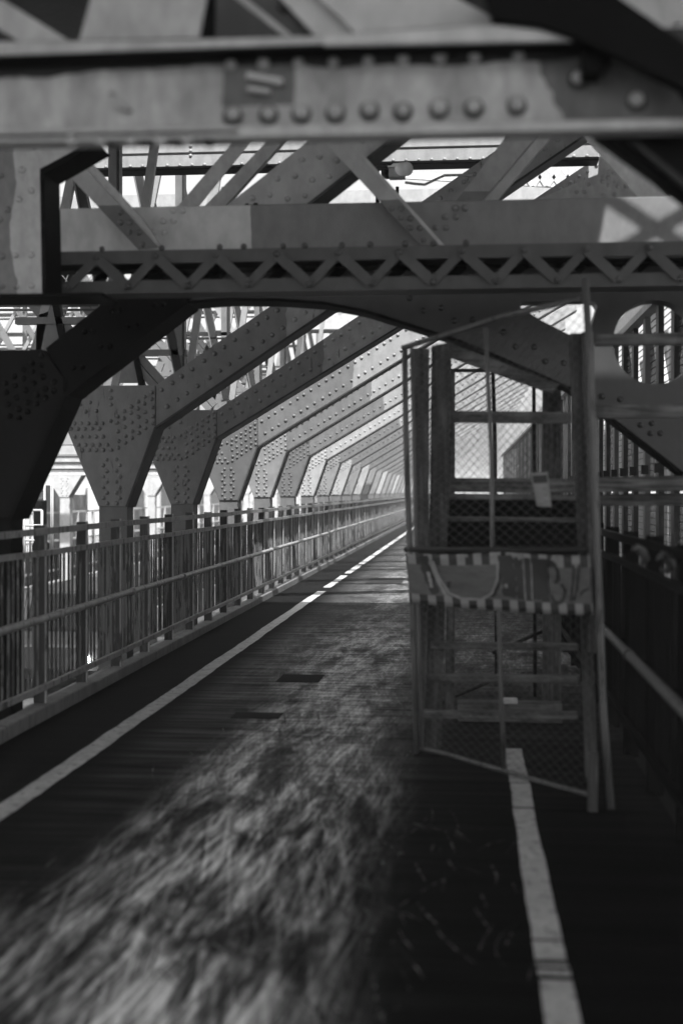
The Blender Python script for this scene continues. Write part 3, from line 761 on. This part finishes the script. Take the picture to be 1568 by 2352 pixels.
for j, (z0, z1, m_) in enumerate(((2.01, 2.14, 'girder_pale'), (2.17, 2.30, 'pale'), (2.34, 2.46, 'girder'), (2.52, 2.75, 'mid'))):
    build('flange', MB().box(-13.5, -3.9, 33.1 - j * .06, 33.5, z0, z1), m_, t)
    build('flange_gap', MB().box(-13.5, -3.9, 33.2, 33.45, z1, z1 + .03), 'black', t)
# long pale girder below, along the tracks
t = build('track_girder', MB().box(-10.4, -10.2, 4, 120, -1.02, -.66), 'mid'); tag(t, 'long pale girder beside the tracks seen between the left pickets', 'girder')
t = thing('track_fence', (-10.5, 0, -2.4), 'light mesh fence with tall posts on the far side of the tracks', 'fence')
for k in range(60):
    y = 10 + k * 1.5
    build('post', MB().box(-10.55, -10.48, y, y + .06, -2.4, 1.05), 'pale', t)
for z_ in (1.02, .3, -.45, -1.3, -2.1): build('rail', MB().box(-10.56, -10.5, 8, 100, z_, z_ + .05), 'girder_pale' if z_ > 0 else 'mid', t)
mbm = MB()
for k in range(420):
    y = 9 + k * .18; mbm.box(-10.52, -10.505, y, y + .02, -2.2, .3)
build('fence_wires', mbm, 'edge', t)['kind'] = 'stuff'
w_ = build('parapet_wall', MB().box(-10.85, -10.7, -5, 130, -2.4, -.02), 'blackish'); tag(w_, 'dark parapet wall behind the pale track girder on the far side', 'wall')
t = thing('wind_screen', (-10.8, 0, -.02), 'pale streaked screen panels standing on the dark far parapet', 'screen')
M['screen'] = paint('streaked_screen', .17, .5, .3, chips=.5, chipv=.07)
for k in range(44):
    if k % 3 != 2: build('panel', MB().box(-10.79, -10.77, 12 + 2.3*k, 14.2 + 2.3*k, -.02, 1.75 if k % 2 else 1.5), 'screen', t)
    build('frame_bar', MB().box(-10.80, -10.74, 11.9 + 2.3*k, 11.97 + 2.3*k, -.02, 1.7), 'mid', t)
# lattice further away at the upper left
DT = 27.0
t = thing('far_truss', (-8, DT, 0), 'pale far truss of crossing bars filling the gaps between the left arch frames', 'truss')
for k in range(10):
    xa = -180 + 66 * k; m_ = ('brace_b', 'brace_a', 'post')[k % 3]
    build('diagonal', MB().bar(P(xa, 560, DT), P(xa + 235, 960, DT), .10 + .03 * (k % 2), .06), m_, t)
    build('diagonal', MB().bar(P(xa + 235, 560, DT + .1), P(xa + 20, 960, DT + .1), .07, .06), 'brace_b', t)
    build('vertical', MB().bar(P(xa + 40, 960, DT + .3), P(xa + 40, 560, DT + .3), .08, .08), 'brace_a' if k % 2 else 'brace_b', t)
for yv in (735, 795, 850, 905): build('cable', MB().tube([P(-200, yv, DT + .4), P(650, yv - 8, DT + .4)], .02, 6), 'edge', t)

# signal cabinet with a rail cage
DS = 20.0
t = thing('signal_cabinet', (P(85, 1260, DS).x, DS, -2.4), 'black signal cabinet inside a pale pipe cage behind the left railing', 'cabinet')
q = lambda x, y, d=0: P(x, y, DS + d)
cb = build('cabinet', MB().box(q(77, 0).x, q(95, 0).x, DS, DS + .3, -2.4, q(0, 1149).z), 'black', t, bevel=.02)
build('lower_box', MB().box(q(76, 0).x, q(101, 0).x, DS - .05, DS + .3, q(0, 1275).z, q(0, 1245).z), 'black', t, bevel=.03)
for yv in (1172, 1207, 1241): build('cage_rail', MB().tube([q(55, yv, -.3), q(97, yv, -.3)], .02, 6), 'pale', t, True)
for xv in (57, 97): build('cage_post', MB().tube([q(xv, 1172, -.3), q(xv, 1290, -.3)], .02, 6), 'pale', t, True)
for xv in (118, 122): build('conduit', MB().tube([q(xv, 1100, .2), q(xv, 1290, .2)], .012, 6), 'mid', t, True)
for yv in (1128, 1146): build('ladder_rung', MB().tube([q(70, yv, .4), q(103, yv, .4)], .012, 6), 'edge', t, True)
for xv in (70, 103): build('ladder_rail', MB().tube([q(xv, 1106, .4), q(xv, 1290, .4)], .018, 6), 'pale', t, True)

# van added on the roadway to carry a sun glint, drawn as a glowing headlight
added_van = thing('added_van', (-7.88, 27.4, -2.4), 'dark van added on the lower roadway with a glowing headlight for a sun glint, seen between the pickets', 'added_van')
vx, vy = -7.88, 25.0
body = [(-2.4, .45), (-2.45, 1.05), (-1.75, 1.25), (-1.2, 2.0), (2.3, 2.05), (2.4, .45)]
mb = MB(); vs = [(vx + s_ * .92, vy + 2.4 + a, -2.4 + z_) for s_ in (-1, 1) for a, z_ in body]
n_ = len(body); mb.add(vs, [tuple(range(n_)), tuple(range(2*n_-1, n_-1, -1))] + [(i, i+n_, (i+1)%n_+n_, (i+1)%n_) for i in range(n_)])
build('added_van_body', mb, 'blackish', added_van, bevel=.04)
build('added_van_windscreen', MB().add([(vx-.8, vy + .60, -1.12), (vx+.8, vy + .60, -1.12), (vx+.75, vy+1.13, -.45), (vx-.75, vy+1.13, -.45)], [(0, 1, 2, 3)]), 'black', added_van)
build('added_van_bumper', MB().box(vx-.9, vx+.9, vy-.1, vy+.0, -2.0, -1.8), 'black', added_van, bevel=.02)
for sx_ in (-1, 1):
    for yy in (vy + .8, vy + 3.9):
        wv = MB().tube([(vx + sx_*.80, yy, -2.08), (vx + sx_*.96, yy, -2.08)], .32, 20); build('added_van_wheel', wv, 'black', added_van)
em = bpy.data.materials.new('glint_glow'); em.use_nodes = True
em.node_tree.nodes['Principled BSDF'].inputs['Emission Color'].default_value = (1, 1, 1, 1); em.node_tree.nodes['Principled BSDF'].inputs['Emission Strength'].default_value = 60
M['sun_glint'] = em
build('added_headlight', MB().tube([(vx + .66, vy - .10, -1.62), (vx + .66, vy - .03, -1.62)], .075, 14), 'sun_glint', added_van)
build('added_headlight', MB().tube([(vx - .66, vy - .03, -1.62), (vx - .66, vy, -1.62)], .08, 14), 'girder', added_van)

# ================================================================== RIGHT SIDE: tall fence and truss posts
t = thing('side_fence', (1.62, 0, 0), 'tall barred fence with wire mesh on the right side behind the timber frame', 'fence')
for k in range(60):
    y = 9.6 + .83 * k
    build('bar', MB().box(1.58, 1.625, y, y + .16, -.3, 3.15), 'railpost' if k % 3 else 'post', t)
    if k < 14: build('bracket', MB().box(1.54, 1.60, y - .05, y, 1.75, 1.83), 'blackish', t)
build('top_rail', MB().box(1.53, 1.62, 9.6, 60, 3.15, 3.21), 'girder_pale', t)
mbm = MB()
for k in range(52):
    z_ = .1 + k * .06; mbm.box(1.63, 1.637, 9.6, 42, z_, z_ + .006)
build('mesh_wires', mbm, 'blackish', t)['kind'] = 'stuff'
t = thing('side_truss', (3.2, 0, -2.4), 'tall side truss of posts and diagonals beyond the right fence', 'truss')
for k in range(16):
    y = 11 + 3.1 * k
    build('post', MB().box(3.1, 3.25, y, y + .2, -2.4, 4.8), 'railpost', t)
    build('diagonal', MB().bar((3.2, y, 1.5), (3.2, y + 3.1, 4.6), .16, .12, (1, 0, 0)), 'mid', t)
for z_ in (4.8,): build('chord', MB().box(3.1, 3.35, 10, 62, z_, z_ + .3), 'girder_pale', t)

t = thing('outer_screen', (5.2, 0, -2.4), 'grey streaked screen panels standing beyond the right side truss', 'screen')
M['screen_r'] = paint('dull_streaked_screen', .20, .6, .35, chips=.4, chipv=.06)
for k in range(24):
    build('panel', MB().box(5.2, 5.23, 9 + 2.4*k, 11.3 + 2.4*k, -2.4, 5.2 + .3 * (k % 3)), 'screen_r', t)

# ================================================================== GATE OF PIPE AND CHAIN LINK
GA = Vector((-.30, 8.05)); GB = Vector((.70, 6.82))      # hinge line on the deck, left and right
gd = (GB - GA); gn = Vector((gd.y, -gd.x))
def G(x, y, off=0.0):
    """point on the upright plane of the gate seen at (x, y); off = metres in front (towards the camera)"""
    r = ray(x, y); n_ = gn.normalized(); A = GA + n_ * off
    if n_.y > 0: A = GA - n_ * off
    tt_ = (A.x * n_.x + A.y * n_.y) / (r[0] * n_.x + r[1] * n_.y)
    return Vector((r[0] * tt_, r[1] * tt_, EYE + r[2] * tt_))
gate = thing('gate', (GA.x, GA.y, 0), 'chain link gate of bent pipe standing askew in front of the timber frame', 'gate')
def pipe(nm, a, r=.017, mat='galv', par=gate, off=0.0): return build(nm, MB().tube([G(x, y, off) for x, y in a], r, 8), mat, par, True)
pipe('left_stile', [(929, 797), (931, 960), (936, 1140), (943, 1300), (950, 1500), (957, 1732)], .018)
pipe('inner_stile', [(945, 800), (950, 1000), (955, 1270), (962, 1500), (967, 1722)], .012)
pipe('right_stile', [(1343, 640), (1352, 800), (1362, 1000), (1370, 1250), (1376, 1400), (1385, 1640), (1402, 1858)], .019)
pipe('top_pipe', [(925, 799), (985, 780), (1060, 757), (1150, 727), (1335, 686)], .017)
pipe('bottom_pipe', [(965, 1719), (1010, 1728), (1110, 1757), (1230, 1792), (1352, 1825)], .014)
pipe('centre_pipe', [(1114, 752), (1120, 880), (1128, 1040), (1130, 1255), (1145, 1420), (1150, 1600), (1158, 1772)], .013)
pipe('middle_pipe', [(932, 1262), (1130, 1263), (1348, 1262)], .018, 'blackish')
# chain link wires between the pipes
def chain_link(f, x0, x1, y0, y1, nx, ny, r, mat, par, nm='chain_link'):
    """woven zigzag wires; f(x, y, off) gives the point"""
    mb = MB(); dx = (x1 - x0) / nx; dy = (y1 - y0) / ny
    for i in range(nx + 1):
        xa = x0 + i * dx; pts = []
        for j in range(ny + 1):
            sgn = 1 if (i + j) % 2 else -1
            jx = 0.0
            pts.append(f(xa + sgn * dx * .52 + jx, y0 + j * dy, .004 * sgn))
        mb.tube(pts, r, 3, False)
    o = build(nm, mb, mat, par); o['kind'] = 'stuff'; return o
def fu(x, y, off):
    u = (x - 0); yy = y
    return G(x, yy, off)
def f_up(s, v, off):       # s 0..1 across, v 0..1 down, between top pipe and middle pipe
    xt, yt = 930 + s*408, 800 - s*114; xb, yb = 942 + s*422, 1262
    return G(xt + (xb-xt)*v, yt + (yb-yt)*v, off)
def f_lo(s, v, off):
    xt, yt = 944 + s*424, 1264; xb, yb = 966 + s*388, 1720 + s*104
    return G(xt + (xb-xt)*v, yt + (yb-yt)*v, off)
chain_link(f_up, .01, .99, .02, .99, 32, 46, .0021, 'wire', gate)
chain_link(f_lo, .01, .99, .02, .99, 32, 46, .0016, 'wire', gate)

# ---- checkered board wired to the gate
def board_material():
    m, n, l, b = new_mat('graffiti_board')
    uv = n.new('ShaderNodeUVMap'); sep = n.new('ShaderNodeSeparateXYZ'); l.new(uv.outputs[0], sep.inputs[0])
    u, v = sep.outputs[0], sep.outputs[1]
    col = mixf(n, l, noise(n, l, uv.outputs[0], 4, 6, .6),   .045, .12)
    # dirt smears
    k = noise(n, l, uv.outputs[0], 9, 6, .7)
    col = math_node(n, l, 'MULTIPLY', col, ramp(n, l, k, .25, .7, .65, 1.15))
    edge = math_node(n, l, 'MAXIMUM', math_node(n, l, 'GREATER_THAN', v, .79), math_node(n, l, 'LESS_THAN', v, .19))
    saw = math_node(n, l, 'FRACT', math_node(n, l, 'MULTIPLY', math_node(n, l, 'ADD', u, .035), 11.2))
    chk = math_node(n, l, 'GREATER_THAN', saw, .5)
    chkv = math_node(n, l, 'MULTIPLY', mixf(n, l, chk, .012, .20), ramp(n, l, k, .2, .7, .75, 1.1))
    col = mixf(n, l, edge, col, chkv)
    cc = n.new('ShaderNodeCombineColor')
    for i in range(3): l.new(col, cc.inputs[i])
    l.new(cc.outputs[0], b.inputs['Base Color']); b.inputs['Roughness'].default_value = .6
    return m
board = thing('board', G(1145, 1410), 'graffiti covered board with checkered edges wired across the middle of the gate', 'board')
def BQ(u, v, off=.03):       # u 0..1 left to right, v 0..1 bottom to top
    xl, xr = 930 + (1-v) * 12, 1352 + (1-v) * 10
    yt = 1270 + u * 3 + 3*sin(u*9); yb = 1384 + u * 30 + 4 * sin(u * 3.1)
    return G(xl + (xr - xl) * u, yb + (yt - yb) * v, off + .012 * sin(u * 7) + .006 * sin(v * 5 + u * 11))
def board_grid():
    NU, NV = 36, 10; me = bpy.data.meshes.new('panel'); off = wloc(board); vs = []; fs = []; uvs = []
    for side in (0, 1):
        for j in range(NV + 1):
            for i in range(NU + 1): vs.append(BQ(i/NU, j/NV, .03 - side * .010) - off); uvs.append((i/NU, j/NV))
    q_ = (NU+1)*(NV+1)
    for j in range(NV):
        for i in range(NU):
            a = j*(NU+1)+i; fs.append((a, a+1, a+NU+2, a+NU+1)); fs.append((a+q_, a+NU+1+q_, a+NU+2+q_, a+1+q_))
    for i in range(NU):
        fs.append((i, i+q_, i+1+q_, i+1)); a = NV*(NU+1)+i; fs.append((a, a+1, a+1+q_, a+q_))
    for j in range(NV):
        a = j*(NU+1); b_ = a+NU+1; fs.append((a, b_, b_+q_, a+q_)); a += NU; b_ = a+NU+1; fs.append((a, a+q_, b_+q_, b_))
    me.from_pydata(vs, [], fs); lay = me.uv_layers.new(name='UVMap')
    for lp in me.loops: lay.data[lp.index].uv = uvs[lp.vertex_index]
    me.materials.append(board_material()); me.polygons.foreach_set('use_smooth', [True]*len(me.polygons))
    o = bpy.data.objects.new('panel', me); COL.objects.link(o); o.parent = board
board_grid()
# painted graffiti strokes, as thin raised ribbons of paint. u, v from the photograph
def stroke(pts, w_, mat, off=.034):
    """a band of paint along a polyline in board coordinates; pts = (u, v)"""
    mb = MB(); L = []
    # subdivide
    P_ = []
    for (a, b) in zip(pts, pts[1:]):
        for k in range(6): P_.append((a[0] + (b[0]-a[0])*k/6, a[1] + (b[1]-a[1])*k/6))
    P_.append(pts[-1])
    asp = 3.5
    for i, p in enumerate(P_):
        a = P_[max(i-1, 0)]; b = P_[min(i+1, len(P_)-1)]
        dx, dy = (b[0]-a[0])*asp, b[1]-a[1]; Ld = math.hypot(dx, dy) or 1
        nx, ny = -dy/Ld, dx/Ld
        ww = w_ * (1 + .15 * sin(i * 1.3))
        L += [BQ(p[0] + nx*ww/asp, p[1] + ny*ww, off), BQ(p[0] - nx*ww/asp, p[1] - ny*ww, off)]
    mb.add(L, [(2*i, 2*i+1, 2*i+3, 2*i+2) for i in range(len(P_)-1)])
    build('graffiti_stroke', mb, mat, board)
def bu(x, y):      # crop pixels of the board to board coordinates
    u = (x - 45) / 1400.0; top_, bot_ = 75, 480 + 95*u
    return (u, 1 - (y - top_) / (bot_ - top_))
M['ink'] = paint('spray_paint', .010, .5, .2); M['chrome'] = paint('silver_spray', .20, .4, .1)
S = lambda pts, w_, m_='ink', off=.034: stroke([bu(*p) for p in pts], w_, m_, off)
S([(180,90),(190,200),(215,300),(250,400)], .085)
S([(205,220),(215,290),(220,350)], .03, 'chrome', .037)
S([(240,160),(275,290),(320,400),(360,440)], .03, 'board_mid' if 'board_mid' in M else 'chrome', .036)
S([(250,130),(290,270),(350,390),(440,435),(600,440),(680,390),(730,280),(745,140)], .022, 'chrome', .0355)
S([(755,150),(750,260),(715,350),(680,420)], .035)
S([(800,100),(820,240),(820,330),(810,420)], .13)
S([(790,320),(795,350)], .03, 'chrome', .037)
S([(880,120),(900,220),(905,330),(900,440)], .07)
S([(965,110),(965,250),(960,380),(965,450)], .055)
S([(1040,110),(1030,220),(1025,330),(1020,440)], .09)
S([(1095,110),(1090,250),(1085,400),(1090,460)], .075)
S([(940,150),(935,300),(932,440)], .012, 'chrome', .037)
S([(998,150),(992,300),(985,440)], .012, 'chrome', .037)
S([(1130,120),(1175,150),(1195,210),(1190,280),(1165,305)], .03)
S([(1215,310),(1240,360),(1225,430),(1190,470),(1150,450),(1130,400)], .026)
S([(1320,150),(1310,260),(1290,380),(1275,460)], .018)
S([(1360,150),(1345,270),(1330,360),(1300,450)], .018)
S([(1350,400),(1385,365),(1430,350)], .016)
S([(345,320),(360,300),(350,345)], .03)
S([(1160,90),(1195,120)], .05, 'chrome', .037); S([(690,90),(770,85)], .03, 'chrome', .037); S([(850,90),(930,95),(900,120)], .035, 'chrome', .037); S([(440,95),(520,92)], .025, 'chrome', .037)

# notice wired to the gate
M['notice'] = paint('notice_paper', .20, .6, .2)
nz = thing('notice', G(1240, 1165), 'tilted paper notice with a dark heading hanging above the board on the gate', 'notice')
def NQ(u, v, off=.02):
    a, b_ = (1217 + 40*u, 1087 - 3*u), (1232 + 34*u, 1163 + 2*u)
    return G(b_[0] + (a[0]-b_[0])*v, b_[1] + (a[1]-b_[1])*v, off)
def slab_q(nm, u0, u1, v0, v1, o0, o1, mat):
    c_ = [NQ(u0, v0, o0), NQ(u1, v0, o0), NQ(u1, v1, o0), NQ(u0, v1, o0), NQ(u0, v0, o1), NQ(u1, v0, o1), NQ(u1, v1, o1), NQ(u0, v1, o1)]
    build(nm, MB().add(c_, [(0,3,2,1),(4,5,6,7),(0,1,5,4),(1,2,6,5),(2,3,7,6),(3,0,4,7)]), mat, nz)
slab_q('sheet', 0, 1, 0, 1, .020, .026, 'notice')
slab_q('heading', .08, .92, .70, .92, .0265, .028, 'edge')
for j, (a, b_) in enumerate(((.1, .8), (.12, .55), (.1, .75), (.1, .6), (.12, .82), (.1, .5))):
    slab_q('text_line', a, b_, .60 - j*.09, .635 - j*.09, .0265, .0275, 'mid')

# ================================================================== TIMBER FRAME behind the gate
tf = thing('timber_frame', (.3, 8.6, 0), 'weathered timber enclosure of posts and rungs behind the chain link gate', 'timber frame')
def quad_timber(nm, pts, D, th, mat): return build(nm, MB().prism([XZ(x, y, D) for x, y in pts], D, D + th), mat, tf, bevel=.004)
quad_timber('corner_post', [(990, 795), (1035, 785), (1038, 1000), (1025, 1260), (1012, 1735), (975, 1735), (985, 1260)], 8.35, .09, 'wood_v')
quad_timber('outer_post', [(946, 800), (985, 800), (985, 1260), (972, 1735), (948, 1728), (952, 1260)], 8.30, .05, 'wood_v')
quad_timber('corner_post', [(1308, 765), (1336, 765), (1348, 1100), (1360, 1400), (1372, 1800), (1345, 1800), (1335, 1400), (1318, 1000)], 7.55, .09, 'wood_v')
quad_timber('outer_post', [(1334, 762), (1362, 762), (1368, 1100), (1372, 1500), (1350, 1500), (1346, 1100)], 7.50, .06, 'wood_v')
quad_timber('stub_post', [(1350, 1730), (1372, 1730), (1372, 1870), (1350, 1870)], 6.75, .05, 'wood_v')
for nm, x0, x1, y0, y1, D in (('plank', 1022, 1312, 943, 970, 8.5), ('plank', 1018, 1345, 1097, 1130, 8.5), ('plank', 1008, 1330, 1133, 1147, 8.45), ('plank', 1005, 1325, 1186, 1197, 8.5),
                              ('rung', 988, 1326, 1475, 1492, 8.2), ('rung', 980, 1326, 1549, 1567, 8.1), ('rung', 973, 1326, 1632, 1651, 8.0)):
    quad_timber(nm, [(x0, y0), (x1, y0 + 3), (x1, y1 + 3), (x0, y1)], D, .05, 'wood_h')
quad_timber('brace_plank', [(1030, 787), (1285, 882), (1268, 905), (1030, 820)], 8.48, .04, 'wood_h')
for y0, y1, D in ((764, 791, 7.7), (928, 958, 7.7), (1093, 1128, 7.7), (1133, 1160, 7.9)):
    quad_timber('side_plank', [(1366, y0 + 3), (1760, y0 - 4), (1760, y1 - 2), (1366, y1 + 3)], D, .05, 'wood_h')
build('dark_panel', MB().box(P(1008, 1200, 9.0).x, P(1345, 1200, 9.0).x, 9.0, 9.03, P(0, 1268, 9.0).z, P(0, 1143, 9.0).z), 'black', tf)
# back of the enclosure
quad_timber('back_post', [(1246, 880), (1288, 880), (1288, 1710), (1246, 1700)], 9.9, .09, 'wood_v')
quad_timber('back_post', [(1036, 850), (1044, 850), (1044, 1640), (1020, 1640)], 9.8, .09, 'wood_v')
bf = thing('back_panel', (0, 10, 0), 'inner chain link panel with dark thin pipes behind the timber frame', 'fence panel')
Q = lambda x, y, o_=0: P(x, y, 10.0 - o_)
for a in ([(1036, 851), (1262, 851)], [(1131, 851), (1136, 1000), (1140, 1560)], [(1225, 870), (1228, 1600)], [(1036, 851), (1036, 1560)], [(1130, 1500), (1245, 1450)], [(1000, 1620), (1135, 1560)]):
    build('pipe', MB().tube([Q(*p) for p in a], .014, 8), 'blackish', bf, True)
chain_link(lambda x, y, o_: Q(x, y, o_), 1040, 1262, 853, 1255, 26, 38, .0017, 'wire', bf)
chain_link(lambda x, y, o_: Q(x, y, o_), 1040, 1262, 1400, 1600, 26, 22, .0017, 'wire', bf)
# timber beam and box lying inside
bt = build('timber_beam', MB().box(P(1050, 1640, 9.3).x, P(1290, 1640, 9.3).x, 9.3, 9.42, 0, .14), 'wood_h', bevel=.005)
tag(bt, 'old timber beam lying on the deck inside the enclosure', 'beam')
bx = build('block', MB().box(P(1155, 1620, 9.2).x, P(1188, 1620, 9.2).x, 9.2, 9.3, .145, .175), 'girder_pale', bevel=.004)
tag(bx, 'small pale block resting on the timber beam inside the enclosure', 'block')

print('objects', len(bpy.data.objects))
